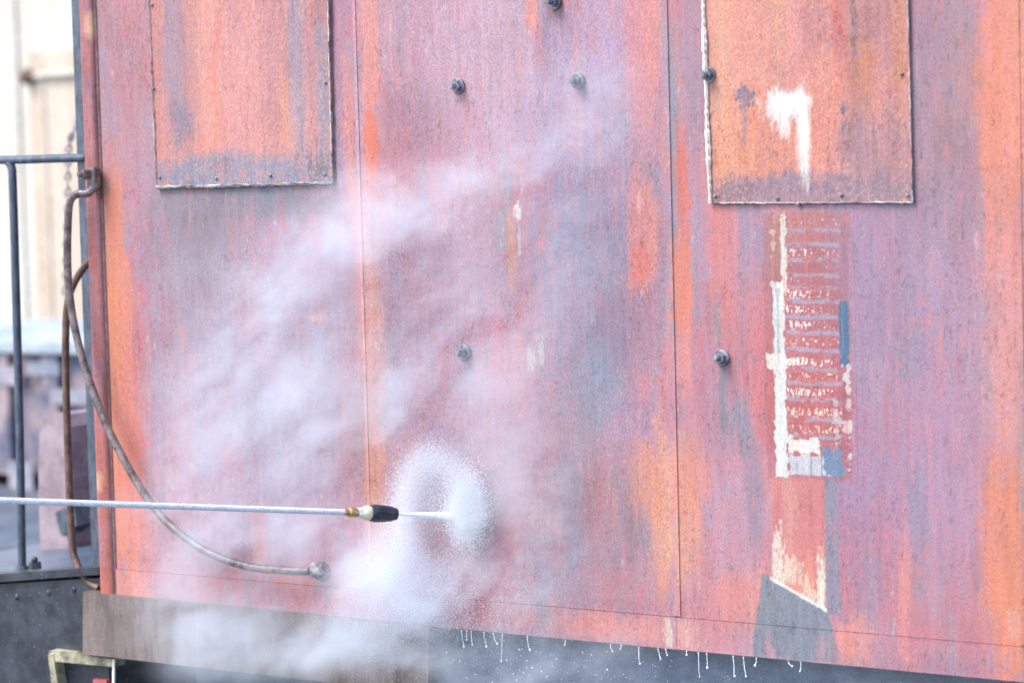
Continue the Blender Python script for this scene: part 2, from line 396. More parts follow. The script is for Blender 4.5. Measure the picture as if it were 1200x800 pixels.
def paint_mat():
    m, ns, ls, b = newmat('weathered_paint')
    a = node(ns, 'ShaderNodeVertexColor', layer_name='paint')
    tc = node(ns, 'ShaderNodeTexCoord')
    mp = node(ns, 'ShaderNodeMapping'); mp.inputs['Scale'].default_value = (1, 1, 0.55)
    ls.new(tc.outputs['Object'], mp.inputs['Vector'])
    n1 = node(ns, 'ShaderNodeTexNoise', Scale=260.0, Detail=3.0, Roughness=0.7)
    n2 = node(ns, 'ShaderNodeTexNoise', Scale=34.0, Detail=6.0, Roughness=0.65)
    ls.new(mp.outputs[0], n1.inputs['Vector']); ls.new(mp.outputs[0], n2.inputs['Vector'])
    r1 = node(ns, 'ShaderNodeMapRange'); r1.inputs[1].default_value, r1.inputs[2].default_value, r1.inputs[3].default_value, r1.inputs[4].default_value = .3, .7, .68, 1.3
    ls.new(n1.outputs[0], r1.inputs[0])
    mx = node(ns, 'ShaderNodeMix', data_type='RGBA', blend_type='MULTIPLY'); mx.inputs[0].default_value = 1.0
    ls.new(a.outputs[0], mx.inputs[6]); ls.new(r1.outputs[0], mx.inputs[7])
    def thr(noise, lo_, hi_, amt):
        r_ = node(ns, 'ShaderNodeMapRange'); r_.inputs[1].default_value, r_.inputs[2].default_value, r_.inputs[3].default_value, r_.inputs[4].default_value = lo_, hi_, 0, amt
        ls.new(noise.outputs[0], r_.inputs[0]); return r_.outputs[0]
    mp2 = node(ns, 'ShaderNodeMapping'); mp2.inputs['Scale'].default_value = (1, 1, 0.45)
    mp3 = node(ns, 'ShaderNodeMapping'); mp3.inputs['Scale'].default_value = (1, 1, 0.07)
    ls.new(tc.outputs['Object'], mp2.inputs['Vector']); ls.new(tc.outputs['Object'], mp3.inputs['Vector'])
    n3 = node(ns, 'ShaderNodeTexNoise', Scale=48.0, Detail=9.0, Roughness=0.74); ls.new(mp2.outputs[0], n3.inputs['Vector'])
    n4 = node(ns, 'ShaderNodeTexNoise', Scale=85.0, Detail=5.0, Roughness=0.6); ls.new(mp3.outputs[0], n4.inputs['Vector'])
    dk = node(ns, 'ShaderNodeMix', data_type='RGBA', blend_type='MULTIPLY'); ls.new(thr(n3, .575, .61, .55), dk.inputs[0])
    ls.new(mx.outputs[2], dk.inputs[6]); dk.inputs[7].default_value = (.62, .60, .66, 1)
    lt = node(ns, 'ShaderNodeMix', data_type='RGBA'); ls.new(thr(n4, .59, .63, .30), lt.inputs[0])
    ls.new(dk.outputs[2], lt.inputs[6]); lt.inputs[7].default_value = (.46, .20, .19, 1)
    n5 = node(ns, 'ShaderNodeTexNoise', Scale=110.0, Detail=5.0, Roughness=0.6); ls.new(mp3.outputs[0], n5.inputs['Vector'])
    l2 = node(ns, 'ShaderNodeMix', data_type='RGBA'); ls.new(thr(n5, .60, .64, .30), l2.inputs[0])
    ls.new(lt.outputs[2], l2.inputs[6]); l2.inputs[7].default_value = (.22, .21, .27, 1)
    ls.new(l2.outputs[2], b.inputs['Base Color'])
    r2 = node(ns, 'ShaderNodeMapRange'); r2.inputs[1].default_value, r2.inputs[2].default_value, r2.inputs[3].default_value, r2.inputs[4].default_value = .3, .7, .42, .78
    ls.new(n2.outputs[0], r2.inputs[0])
    vd = node(ns, 'ShaderNodeVectorMath', operation='DISTANCE'); ls.new(tc.outputs['Object'], vd.inputs[0]); vd.inputs[1].default_value = at(530, 660)
    wet = node(ns, 'ShaderNodeMapRange'); wet.inputs[1].default_value, wet.inputs[2].default_value, wet.inputs[3].default_value, wet.inputs[4].default_value = .2, .9, .4, 1.0
    ls.new(vd.outputs['Value'], wet.inputs[0])
    rm = node(ns, 'ShaderNodeMath', operation='MULTIPLY'); ls.new(r2.outputs[0], rm.inputs[0]); ls.new(wet.outputs[0], rm.inputs[1])
    ls.new(rm.outputs[0], b.inputs['Roughness'])
    bp = node(ns, 'ShaderNodeBump', Strength=0.35, Distance=0.002)
    ad = node(ns, 'ShaderNodeMath', operation='ADD'); ls.new(n1.outputs[0], ad.inputs[0]); ls.new(n2.outputs[0], ad.inputs[1])
    ls.new(ad.outputs[0], bp.inputs['Height']); ls.new(bp.outputs[0], b.inputs['Normal'])
    b.inputs['Specular IOR Level'].default_value = 0.35
    return m

def two_tone(name, c1, c2, scale=20.0, rough=0.6, metal=0.0, lo=.4, hi=.6, stretch=(1, 1, 1), bump=0.3, bd=0.002, fine=180.0):
    m, ns, ls, b = newmat(name)
    tc = node(ns, 'ShaderNodeTexCoord')
    mp = node(ns, 'ShaderNodeMapping'); mp.inputs['Scale'].default_value = stretch
    ls.new(tc.outputs['Object'], mp.inputs['Vector'])
    n = node(ns, 'ShaderNodeTexNoise', Scale=scale, Detail=6.0, Roughness=0.65)
    ls.new(mp.outputs[0], n.inputs['Vector'])
    cr = node(ns, 'ShaderNodeValToRGB')
    cr.color_ramp.elements[0].position, cr.color_ramp.elements[1].position = lo, hi
    cr.color_ramp.elements[0].color = (*c1, 1); cr.color_ramp.elements[1].color = (*c2, 1)
    ls.new(n.outputs[0], cr.inputs[0])
    n1 = node(ns, 'ShaderNodeTexNoise', Scale=fine, Detail=3.0)
    ls.new(tc.outputs['Object'], n1.inputs['Vector'])
    r1 = node(ns, 'ShaderNodeMapRange'); r1.inputs[1].default_value, r1.inputs[2].default_value, r1.inputs[3].default_value, r1.inputs[4].default_value = .3, .7, .78, 1.2
    ls.new(n1.outputs[0], r1.inputs[0])
    mx = node(ns, 'ShaderNodeMix', data_type='RGBA', blend_type='MULTIPLY'); mx.inputs[0].default_value = 1.0
    ls.new(cr.outputs[0], mx.inputs[6]); ls.new(r1.outputs[0], mx.inputs[7])
    ls.new(mx.outputs[2], b.inputs['Base Color'])
    b.inputs['Roughness'].default_value = rough; b.inputs['Metallic'].default_value = metal
    bp = node(ns, 'ShaderNodeBump', Strength=bump, Distance=bd)
    ls.new(n1.outputs[0], bp.inputs['Height']); ls.new(bp.outputs[0], b.inputs['Normal'])
    return m

M = {}
M['paint'] = paint_mat()
M['corner'] = two_tone('corner_post_paint', (0.42, 0.12, 0.10), (0.30, 0.17, 0.20), 9, .5, stretch=(4, 4, .5))
M['groove'] = two_tone('dark_joint', (0.10, 0.045, 0.04), (0.17, 0.09, 0.09), 30, .8)
M['iron'] = two_tone('worn_iron', (0.075, 0.050, 0.043), (0.21, 0.16, 0.15), 26, .2, .0, bump=.6, bd=.003)
M['rust_iron'] = two_tone('rusty_iron', (0.085, 0.045, 0.03), (0.17, 0.10, 0.075), 22, .5, .1, bump=.7, bd=.003)
M['steel'] = two_tone('wet_dark_steel', (0.016, 0.019, 0.027), (0.042, 0.047, 0.062), 12, .35, .0, bump=.4)
M['rail'] = two_tone('blue_grey_rail_paint', (0.04, 0.055, 0.08), (0.085, 0.105, 0.14), 14, .4, stretch=(3, 3, 1))
M['bolt'] = two_tone('grey_bolt_steel', (0.09, 0.09, 0.11), (0.26, 0.26, 0.30), 40, .3, .1, bump=.6)
M['sill'] = two_tone('brown_grey_sill', (0.105, 0.077, 0.066), (0.18, 0.138, 0.118), 7, .55, stretch=(3, 3, .6), bump=.4)
M['under'] = two_tone('underframe_slate', (0.12, 0.15, 0.20), (0.20, 0.24, 0.30), 6, .5)
M['bead'] = two_tone('cracked_caulk', (0.05, 0.048, 0.055), (0.50, 0.48, 0.46), 16, .5, lo=.36, hi=.64, bump=.9, bd=.004)
M['bead_dark'] = two_tone('dark_caulk', (0.045, 0.045, 0.055), (0.20, 0.19, 0.2), 30, .5, bump=.9, bd=.003)
M['beadw'] = two_tone('cream_caulk', (0.55, 0.45, 0.36), (0.74, 0.68, 0.6), 24, .6, bump=.6)
M['lance'] = two_tone('galvanised_lance', (0.62, 0.64, 0.68), (0.74, 0.76, 0.80), 30, .25, .0, bump=.1)
M['brass'] = two_tone('brass_fitting', (0.50, 0.31, 0.12), (0.66, 0.46, 0.22), 60, .3, .8, bump=.2)
M['collar'] = two_tone('pale_nozzle_collar', (0.62, 0.55, 0.33), (0.72, 0.66, 0.45), 40, .4)
M['rubber'] = two_tone('black_rubber', (0.012, 0.016, 0.024), (0.035, 0.042, 0.06), 40, .35)
M['yellow'] = two_tone('faded_yellow_paint', (0.10, 0.09, 0.065), (0.40, 0.37, 0.24), 12, .6, lo=.40, hi=.60)
M['redtag'] = two_tone('red_paint', (0.35, 0.06, 0.05), (0.45, 0.10, 0.09), 30, .5)

# ------------------------------------------------------------------ the place: ground
gm = two_tone('wet_gravel_ground', (0.06, 0.075, 0.10), (0.12, 0.135, 0.16), 3, .6, fine=30.0, bump=.8, bd=.02)
g = link('ground', [(-600, -600, 0), (600, -600, 0), (600, 600, 0), (-600, 600, 0)], [(0, 1, 2, 3)], gm)
tag(g, 'wet dark grey gravel yard ground', kind='structure')

# ------------------------------------------------------------------ the railway car
XL = at(127, 400).x                          # where the first sheet begins, right of the corner post
XC = at(108, 400).x                           # the car's corner
S = [XL, at(427, 400).x, at(786, 400).x, at(1196, 400).x, at(1196, 400).x + 1.25]
ZB = at(600, 742).z                          # lower edge of the side
ZS = at(600, 706).z                          # lap seam of the lower band
ZT = 3.75
car = empty('railway_car', (XC, 0, 0), 'old railway car with peeling red and mauve paint, boarded windows, end platform', 'railway car')

for i in range(4):
    gap = 0.0016
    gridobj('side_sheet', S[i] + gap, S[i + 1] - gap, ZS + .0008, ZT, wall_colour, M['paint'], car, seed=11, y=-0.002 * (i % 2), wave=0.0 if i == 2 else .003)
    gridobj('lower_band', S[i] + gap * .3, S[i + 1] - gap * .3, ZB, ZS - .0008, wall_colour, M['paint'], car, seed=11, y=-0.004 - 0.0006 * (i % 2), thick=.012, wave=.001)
# joints behind the sheets, shell, end wall, roof
MB().box((S[0] - .01, 0.006, ZB + .01), (S[4], 0.05, ZT), 0).build('joint_backing', M['groove'], car)
shell = MB().box((XC + .02, 0.06, ZB + .02), (S[4] + .4, 2.85, ZT + .02)).build('body_shell', two_tone('shell_red', (0.2, .07, .06), (.28, .12, .11), 4, .7), car)
rf = [(XC - .08, -0.12, ZT + .03), (XC - .08, 0.5, ZT + .22), (XC - .08, 1.45, ZT + .34), (XC - .08, 2.4, ZT + .22), (XC - .08, 3.0, ZT + .03)]
MB().prism(rf, (S[4] + .5 - XC, 0, 0)).build('roof', M['steel'], car)
# raised seam strips
def batten(px, w_, name='seam_strip', y=-0.004, gain=1.0):
    x = at(px, 400).x
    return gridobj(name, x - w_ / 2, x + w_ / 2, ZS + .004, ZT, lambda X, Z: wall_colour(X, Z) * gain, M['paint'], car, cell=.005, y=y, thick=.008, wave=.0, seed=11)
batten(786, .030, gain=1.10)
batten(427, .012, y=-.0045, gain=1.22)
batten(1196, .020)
# corner post: a rounded pressed strip and its dark joint
prof = [(XL - .012, .03), (XL - .012, -.004), (XL - .018, -.012), (XL - .028, -.016), (XC + .022, -.018), (XC + .010, -.014), (XC + .002, -.004), (XC, .012), (XC, .05), (XC + .02, .06)]
nzp = 420
zz = np.linspace(ZB - .002, ZT, nzp)
npf = len(prof)
pv = [(a, b, z_) for z_ in zz for a, b in prof]
pfc = [(r_ * npf + k_, r_ * npf + k_ + 1, (r_ + 1) * npf + k_ + 1, (r_ + 1) * npf + k_) for r_ in range(nzp - 1) for k_ in range(npf - 1)]
cpo = link('corner_post', pv, pfc, M['paint'], car, True)
PX, PZ = np.array([v[0] for v in pv]), np.array([v[2] for v in pv])
tt = np.tile(np.linspace(0, 1, npf), nzp)
hz = (PZ - ZB) / (ZT - ZB)
cc = np.repeat(lin((206, 146, 162))[None, :], len(pv), 0)
cc = over(cc, ss(.62, .30, hz + (fbm(PX * 90, PZ * 4, 60, 3) - .5) * .5) * .85, (244, 140, 120))
cc = over(cc, ss(.35, .2, np.abs(tt - .30)) * .6, (188, 112, 106))
cc = over(cc, ss(.52, .64, fbm(tt * 9, PZ * 3.2, 61, 4)) * .6, (186, 150, 178))
for (px_, py_, hh_) in ((109, 30, 20), (118, 563, 14)):
    q_ = at(px_, py_)
    cc = over(cc, ss(1.2, .7, np.hypot((PX - q_.x) / .014, (PZ - q_.z) / (hh_ * PXM))) * .9, (255, 206, 176))
cc = np.clip(grain(cc, PX, PZ, 66) / KEXP[None, :], .01, .85)
ca_ = cpo.data.color_attributes.new('paint', 'FLOAT_COLOR', 'POINT')
ca_.data.foreach_set('color', np.concatenate([cc, np.ones((len(cc), 1))], 1).astype(np.float32).ravel())
MB().box((XL - .011, -.003, ZB), (XL + .001, .005, ZT)).build('corner_joint', M['groove'], car)
# far end post just past the corner
xe = at(101, 300, .30).x
MB().box((xe - .012, .28, 1.05), (xe + .05, .34, ZT), .004).build('end_post', M['rail'], car)

# bolts through the side
def bolt(px, py, s=1.0, rot=0.2):
    p = at(px, py, -.012)
    e = MB()
    hexp = [(p.x + math.cos(rot + k * math.pi / 3) * .018 * s, p.y + .002, p.z + math.sin(rot + k * math.pi / 3) * .018 * s) for k in range(6)]
    e.prism(hexp, (0, -.020 * s, 0))
    e.tube([p, p + Vector((0, -.034 * s, 0)), p + Vector((0, -.040 * s, 0))], [.010 * s, .010 * s, .007 * s], 10)
    b = e.build('bolt', M['bolt'], car)
    wv = MB().tube([p + Vector((0, .014, 0)), p + Vector((0, .000, 0)), p + Vector((0, -.002, 0))], [.0255 * s, .0255 * s, .023 * s], 20).build('washer', M['bolt'], b)
    return b
for i, (px, py) in enumerate([(536, 101), (676, 95), (649, 2), (830, 88), (845, 419), (543, 413)]):
    bolt(px, py, 1.0, i * .37)

# window covers
LEFT = [
 (185, 90, 12, 120, (246, 158, 142), .9), (205, 80, 16, 110, (172, 156, 182), .85), (222, 90, 12, 120, (214, 150, 150), .7), (246, 90, 12, 120, (250, 174, 160), .9), (256, 40, 5, 24, (248, 142, 116), .8), (253, 110, 6, 60, (246, 142, 124), .6),
 (285, 90, 26, 120, (244, 170, 170), .95), (320, 90, 14, 120, (214, 150, 160), .8), (333, 130, 8, 60, (246, 166, 140), .8), (348, 90, 12, 130, (172, 164, 190), .85), (366, 90, 8, 130, (200, 146, 160), .7), (377, 90, 8, 130, (150, 156, 180), .85), (214, 140, 14, 24, (140, 136, 164), .8),
 (285, 206, 130, 28, (156, 158, 184), .98, .35, .8), (262, 198, 12, 12, (170, 146, 164), .7), (374, 200, 14, 22, (120, 120, 138), .8), (215, 208, 22, 10, (140, 156, 186), .7), (372, 12, 12, 14, (196, 116, 110), .7)]
RIGHT = [
 (850, 100, 16, 160, (252, 182, 148), .95), (845, 190, 14, 50, (252, 166, 124), .8), (885, 80, 26, 150, (248, 164, 146), .95), (914, 30, 8, 60, (252, 182, 136), .85), (910, 90, 14, 30, (222, 158, 136), .6), (950, 30, 26, 60, (242, 160, 152), .95), (948, 20, 10, 40, (204, 128, 128), .6),
 (985, 60, 10, 90, (238, 130, 112), .8), (984, 40, 5, 22, (226, 80, 76), .85), (1010, 60, 16, 80, (190, 120, 108), .8), (1030, 40, 20, 60, (172, 116, 118), .8), (1020, 95, 18, 40, (240, 146, 84), .85), (1040, 110, 14, 100, (214, 140, 140), .85), (1055, 60, 8, 80, (214, 134, 98), .8), (1000, 140, 12, 60, (214, 132, 96), .7),
 (960, 140, 30, 60, (244, 150, 128), .9), (895, 170, 40, 50, (250, 158, 120), .9), (1010, 185, 24, 50, (176, 140, 156), .85), (1050, 180, 14, 50, (190, 138, 148), .85), (1000, 12, 3, 60, (120, 96, 100), .7),
 (872, 112, 8, 10, (112, 118, 146), .95, .25, 1.4), (872, 140, 3, 26, (176, 140, 150), .7), (987, 127, 3, 9, (88, 112, 140), .95, .2, 1), (989, 150, 2, 5, (110, 120, 140), .9, .2, 1),
 (950, 224, 140, 19, (164, 138, 158), .97, .3, .9), (935, 212, 26, 12, (156, 136, 156), .8), (860, 222, 26, 14, (150, 122, 138), .7),
 (920, 124, 18, 13, (278, 278, 278), 1, .7, .6), (919, 146, 6, 14, (278, 278, 278), .8, .7, .7), (941, 154, 6, 42, (278, 278, 278), 1, .6, .4), (930, 118, 16, 9, (278, 278, 278), 1, .6, .5), (905, 128, 10, 14, (278, 278, 278), .6, .5, 1.4), (946, 215, 2, 12, (240, 226, 226), .8, .3)]
def cover(corners_px, spots, base, seed, label):
    Yc = -.008
    C = [at(*p, Yc) for p in corners_px]     # lower left, lower right, upper right, upper left
    def colr(X, Z):
        c = np.repeat(lin(base)[None, :], len(X), 0)
        c = lay(c, X, Z, [q for q in spots if q[4] != (278, 278, 278)], seed, Yc)
        z1 = ss(.40, .62, fbm(X * 7, Z * 3, seed + 1, 3))
        sp = ss(.52, .60, fbm(X * 230, Z * 190, seed + 2, 3)) * (.25 + .5 * z1)
        c = c * (1 - sp[:, None]) + lin((184, 146, 162))[None, :] * sp[:, None]
        s2_ = ss(.56, .64, fbm(X * 210, Z * 150, seed + 4, 3)) * (.42 - .3 * z1)
        c = c * (1 - s2_[:, None]) + lin((254, 200, 172))[None, :] * s2_[:, None]
        c = c * .95 + lin((226, 206, 220))[None, :] * .05  # fainter veil of the same haze, mixed into the cover colour
        return lay(c, X, Z, [q for q in spots if q[4] == (278, 278, 278)], seed + 1, Yc)
    o = gridobj('window_cover', min(C[0].x, C[3].x), max(C[1].x, C[2].x), min(C[0].z, C[1].z), C[2].z, colr, M['paint'], car, cell=.0032, y=Yc, thick=.008, wave=.002, seed=seed, corners=[(c.x, c.z) for c in C], amt=1.0)
    tag(o, label)
    return o, C
def bead(pts, parent, mat, r0=.004, seed=0, name='edge_bead', rough=.4):
    rnd = random.Random(seed)
    P = []
    for a, b in zip(pts[:-1], pts[1:]):
        n = max(2, int((b - a).length / .012))
        P += [a.lerp(b, k / n) for k in range(n)]
    P.append(pts[-1])
    P = [p + Vector((rnd.uniform(-.0012, .0012), rnd.uniform(-.001, .001), rnd.uniform(-.0012, .0012))) for p in P]
    return MB().tube(P, [r0 * rnd.uniform(1 - rough, 1 + rough) * (.8 + .5 * abs(math.sin(n * .13 + seed))) for n, _ in enumerate(P)], 6).build(name, mat, parent)
def screw(p, parent):
    MB().tube([p + Vector((0, .004, 0)), p + Vector((0, -.003, 0)), p + Vector((0, -.005, 0))], [.0055, .0055, .003], 8).build('screw', M['bolt'], parent)

o, C = cover([(184, 219), (391, 214), (383, -130), (170, -130)], LEFT, (238, 160, 154), 500, 'coral and grey steel sheet over the window next to the corner')
y0 = Vector((0, -.004, 0))
bead([C[0] + y0, C[1] + y0], o, M['bead'], .0030, 1)
bead([C[0] + y0 + Vector((0, 0, -.006)), C[1] + y0 + Vector((0, 0, -.004))], o, M['bead_dark'], .0030, 21)
bead([C[1] + y0, C[2] + y0], o, M['bead_dark'], .0034, 2)
bead([C[1] + y0 + Vector((-.001, -.003, .10)), C[2] + y0 + Vector((-.001, -.003, 0))], o, M['beadw'], .0014, 22)
bead([C[0] + y0, C[3] + y0], o, M['bead'], .0018, 3)
for p in [(180, 104), (187, 208), (253, 209), (317, 206), (381, 204), (381, 97), (178, 6)]:
    screw(at(*p, -.010), o)
o, C = cover([(835, 238), (1070, 237), (1061, -130), (822, -130)], RIGHT, (246, 168, 156), 700, 'orange rusty steel sheet with white splash over the second window')
bead([C[0] + y0, C[1] + y0], o, M['bead'], .0020, 4)
bead([C[1] + y0, C[2] + y0], o, M['bead'], .0018, 5)
bead([C[0] + y0 - Vector((.006, 0, 0)), C[3] + y0 - Vector((.006, 0, 0))], o, M['beadw'], .0068, 6, rough=.25)
for p in [(838, 230), (911, 233), (986, 229), (1063, 229), (1057, 87), (935, 240)]:
    screw(at(*p, -.010), o)

# worn stencil panel of small white lettering, mostly flaked off
def stencil_colour(x, z):
    c = wall_colour(x, z) * .45 + lin((190, 122, 134))[None, :] * .55
    c = lay(c, x, z, [(955, 265, 40, 26, (206, 140, 138), .8), (950, 330, 40, 40, (188, 122, 134), .8), (985, 300, 14, 60, (180, 138, 160), .8), (945, 470, 34, 60, (214, 116, 112), .7), (908, 280, 8, 45, (196, 140, 130), .8), (986, 480, 12, 60, (186, 110, 124), .9)], 800)
    k = PXM / math.cos(YAW)
    rnd = random.Random(5)
    x0, z0 = at(920, 400).x, 0
    rows = [(262, .25, 0), (279, .12, 0), (297, .75, 0), (315, .15, 0), (330, .2, 0), (345, .7, 0), (364, .65, 0), (382, .75, 0), (402, .6, 0), (425, 1.0, 0), (441, .55, 1), (460, .85, 0), (483, 1.0, 1), (503, .85, 1)]
    xl, xr = at(921, 400).x, at(986, 400).x
    u = (x - xl) / (xr - xl)
    inr = ss(-.01, .02, u) * ss(1.02, .96, u + (fbm(x * 60, z * 60, 8, 3) - .5) * .12)
    ch = fbm(x * 210, z * 120, 15, 3)
    sag = (fbm(x * 14, z * 9, 18, 3) - .5) * .012
    for py, dens, warm in rows:
        q = at(950, py)
        dz = (z - q.z + sag) / PXM
        c = over(c, ss(8, 5, np.abs(dz - 1)) * inr * (.18 if py < 340 else .45), (206, 116, 118))
        c = over(c, ss(3.2, 1.6, np.abs(dz + 7.5)) * inr * ss(.36, .5, fbm(x * 30, z * 60, py, 3)) * .85, (186, 178, 200))  # lavender shadow line painted in below each row
        bias = dens * np.clip(1.15 - .8 * u, 0, 1) if not warm else dens * .9
        bits = ss(0, .05, ch - (.80 - .36 * bias)) * ss(4.6, 3.0, np.abs(dz - 1)) * inr
        col_ = vn(x * 190, z * 8, 25)                             # narrow gaps between the marks
        bits = bits * ss(.22, .34, col_)
        c = over(c, bits * .95, (272, 264, 264) if not warm else (266, 236, 222))
        c = over(c, ss(1.6, .8, np.abs(dz + 4.4)) * inr * ss(.5, .6, fbm(x * 120, z * 60, py + 3, 3)) * dens * np.clip(1.1 - u, 0, 1) * .8, (236, 226, 232))
    rough = (fbm(x * 50, z * 50, 31, 4) - .5)
    def rect(c, ax, ay, bx, by, colr, a=1.0, rag=1.0):
        p, q = at(ax, ay), at(bx, by)
        m = ss(-.002, .002, np.minimum(np.minimum(x - p.x, q.x - x), np.minimum(p.z - z, z - q.z)) + rough * .026 * rag)
        return over(c, m * a, colr)
    c = rect(c, 923, 512, 962, 532, (262, 252, 252), .95, 1.6)
    c = rect(c, 926, 533, 980, 558, (222, 226, 240), .95, .4)
    for gx in (933, 950, 962):
        c = rect(c, gx, 533, gx + 2, 557, (150, 150, 172), .8, .3)
    c = rect(c, 923, 531, 975, 533, (170, 166, 180), .9, .4)
    c = rect(c, 905, 330, 923, 559, (246, 250, 248), 1, .9)
    c = rect(c, 909, 338, 915, 420, (196, 212, 218), .8, .5)
    c = rect(c, 914, 248, 922, 345, (246, 240, 228), .95, .7)
    c = rect(c, 905, 245, 909, 262, CREAM, .8, 1.2)
    c = rect(c, 904, 270, 908, 300, (240, 216, 206), .7, 1.2)
    c = rect(c, 898, 414, 922, 431, (255, 252, 248), 1, .9)
    c = rect(c, 983, 352, 995, 429, (96, 130, 166), 1, .7)
    c = rect(c, 984, 431, 996, 450, (236, 232, 238), .85, 2.2)
    c = rect(c, 993, 450, 997, 552, (246, 234, 236), .7, 2.4)
    c = rect(c, 978, 470, 982, 540, (240, 226, 226), .6, 2.4)
    c = rect(c, 966, 526, 988, 558, (128, 152, 190), .95, 2.2)
    return c
p0, p1 = at(897, 560), at(1000, 243)
def stencil_mix(X, Z):
    e = np.minimum(np.minimum(X - p0.x + .006, p1.x - X), np.minimum(p1.z - Z, (Z - p0.z) * 3))
    m = ss(0.006, 0.022, e + (fbm(X * 40, Z * 30, 9, 3) - .5) * .022)[:, None]
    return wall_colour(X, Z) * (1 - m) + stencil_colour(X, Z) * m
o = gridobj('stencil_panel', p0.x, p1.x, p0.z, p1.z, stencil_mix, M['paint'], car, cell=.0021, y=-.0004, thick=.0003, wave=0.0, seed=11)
tag(o, 'narrow flaking stencil panel with white strip and broken lettering')

# grab irons
g1 = spline([at(113, 214, -.030), at(104, 226, -.062), at(92, 227, -.075), at(83, 234, -.08), at(80, 252, -.08), at(79, 300, -.08), at(81, 340, -.08), at(89, 390, -.08), at(106, 450, -.08), at(137, 523, -.08), at(182, 596, -.08), at(232, 640, -.08), at(285, 662, -.08), at(335, 668, -.078), at(362, 669, -.06)], 8)
ob = MB().tube(g1, .0145, 12).build('grab_iron', M['iron'], car, smooth=True)
tag(ob, 'long curved iron handrail sweeping from the corner to the lower side')
pb = at(113, 208, -.02)
MB().box((pb.x - .020, -.056, pb.z - .048), (pb.x + .022, -.014, pb.z + .040), .011).build('bracket', M['iron'], ob, smooth=True)
MB().tube([pb + Vector((-.006, -.028, .012)), pb + Vector((-.014, -.062, .012))], [.021, .019], 6).build('bolt', M['iron'], ob)
MB().tube([pb + Vector((-.012, -.060, .012)), pb + Vector((-.018, -.078, .012))], [.011, .009], 8).build('bolt_end', M['iron'], ob)
pf = at(370, 668, -.035)
fb = MB().ball(pf, .030, 12, 8, (1.05, .8, .95))
rn = random.Random(3)
fb.v = [v + Vector((rn.uniform(-.003, .003),) * 3) for v in fb.v]
fb.build('foot', two_tone('foamy_iron', (0.10, 0.08, 0.08), (.50, .45, .44), 55, .5, bump=1, bd=.004), ob, smooth=True)
MB().tube([pf + Vector((.004, .034, -.008)), pf + Vector((.004, .012, -.008))], [.036, .030], 12).build('foot_plate', M['iron'], ob)
g2 = spline([at(112, 300, .06), at(98, 314, .065), at(84, 338, .07), at(78, 368, .07), at(77, 430, .07), at(80, 540, .07), at(84, 630, .07), at(89, 657, .07), at(100, 678, .06), at(116, 689, .05)], 8)
tag(MB().tube(g2, .0142, 12).build('grab_iron', M['rust_iron'], car, smooth=True), 'rusty brown handrail behind, running down to the platform')

# side sill plate, recessed beam, platform
YS = -.02
MB().prism([at(97, 693, YS), at(97, 766, YS), at(502, 812, YS), at(502, 733.5, YS)], (0, .05, 0)).build('side_sill', M['sill'], car)
MB().box((XC + .9, .16, ZB - .45), (S[4] + .4, .30, ZB + .03)).build('side_beam', M['under'], car)
MB().box((XC + .1, .40, ZB - .62), (S[4] + .4, .62, ZB - .05)).build('center_beam', M['under'], car)
YP = .05
plat = MB().prism([at(128, 676, YP), at(128, 840, YP), at(-260, 860, YP), at(-260, 700, YP)], (0, 2.6, 0)).build('platform', M['steel'], car)
MB().prism([at(116, 664, YP - .025), at(116, 673, YP - .025), at(-260, 701, YP - .025), at(-260, 690, YP - .025)], (0, .10, 0)).build('platform_lip', M['steel'], plat)
MB().prism([at(128, 668, YP + .08), at(128, 672, YP + .08), at(-260, 698, YP + .08), at(-260, 694, YP + .08)], (0, 2.5, 0)).build('deck_plate', two_tone('wet_deck', (0.05, .075, .115), (.10, .13, .18), 5, .3), plat)
for p in [(20, 699), (57, 694), (87, 690)]:
    MB().ball(at(*p, YP), .013, 8, 6, (1, .6, 1)).build('rivet', M['steel'], plat, smooth=True)
# step under the platform
st = MB().prism([at(57, 762, .0), at(134, 772, .0), at(133, 781, .0), at(58, 774, .0)], (0, .06, 0)).build('step', M['yellow'], car)
MB().prism([at(56, 766, -.004), at(62, 766, -.004), at(72, 830, -.004), at(64, 830, -.004)], (0, .05, 0)).build('step_leg', M['yellow'], st)
MB().prism([at(131.5, 772, -.004), at(134, 772, -.004), at(133, 830, -.004), at(131, 830, -.004)], (0, .008, 0)).build('step_edge', M['beadw'], st)
MB().prism([at(62, 778, .07), at(132, 786, .07), at(130, 830, .07), at(68, 830, .07)], (0, .02, 0)).build('step_riser', two_tone('step_grey', (.12, .13, .16), (.3, .32, .37), 8, .5), st)
MB().prism([at(109, 795, .03), at(125, 796, .03), at(125, 806, .03), at(109, 806, .03)], (0, .02, 0)).build('red_tag', M['redtag'], st)
# end railing
YR = .22
rl = MB()
rl.tube(spline([at(-240, 190, YR), at(-100, 188, YR), at(10, 187.5, YR), at(60, 186, YR), at(101, 185, YR)], 4), .0165, 10)
rail = rl.build('end_railing', M['rail'], car, smooth=True)
MB().tube(spline([at(10, 190, YR), at(13.5, 196, YR), at(15, 215, YR), at(19, 350, YR), at(23, 500, YR), at(26, 668, YR)], 5), [.0165] * 26, 10).build('railing_post', M['rail'], rail, smooth=True)
MB().tube([at(26, 672, YR), at(26, 662, YR)], [.030, .024], 10).build('post_foot', M['rail'], rail)
nb = at(41, 660, YR - .02)
MB().tube([nb - Vector((0, 0, .02)), nb + Vector((0, 0, .008))], [.026, .022], 6).ball(nb + Vector((0, 0, .016)), .013).build('foot_nut', M['steel'], rail)
MB().tube([at(-200, 190, YR), at(-192, 690, YR)], .013, 10).build('railing_post', M['rail'], rail, smooth=True)
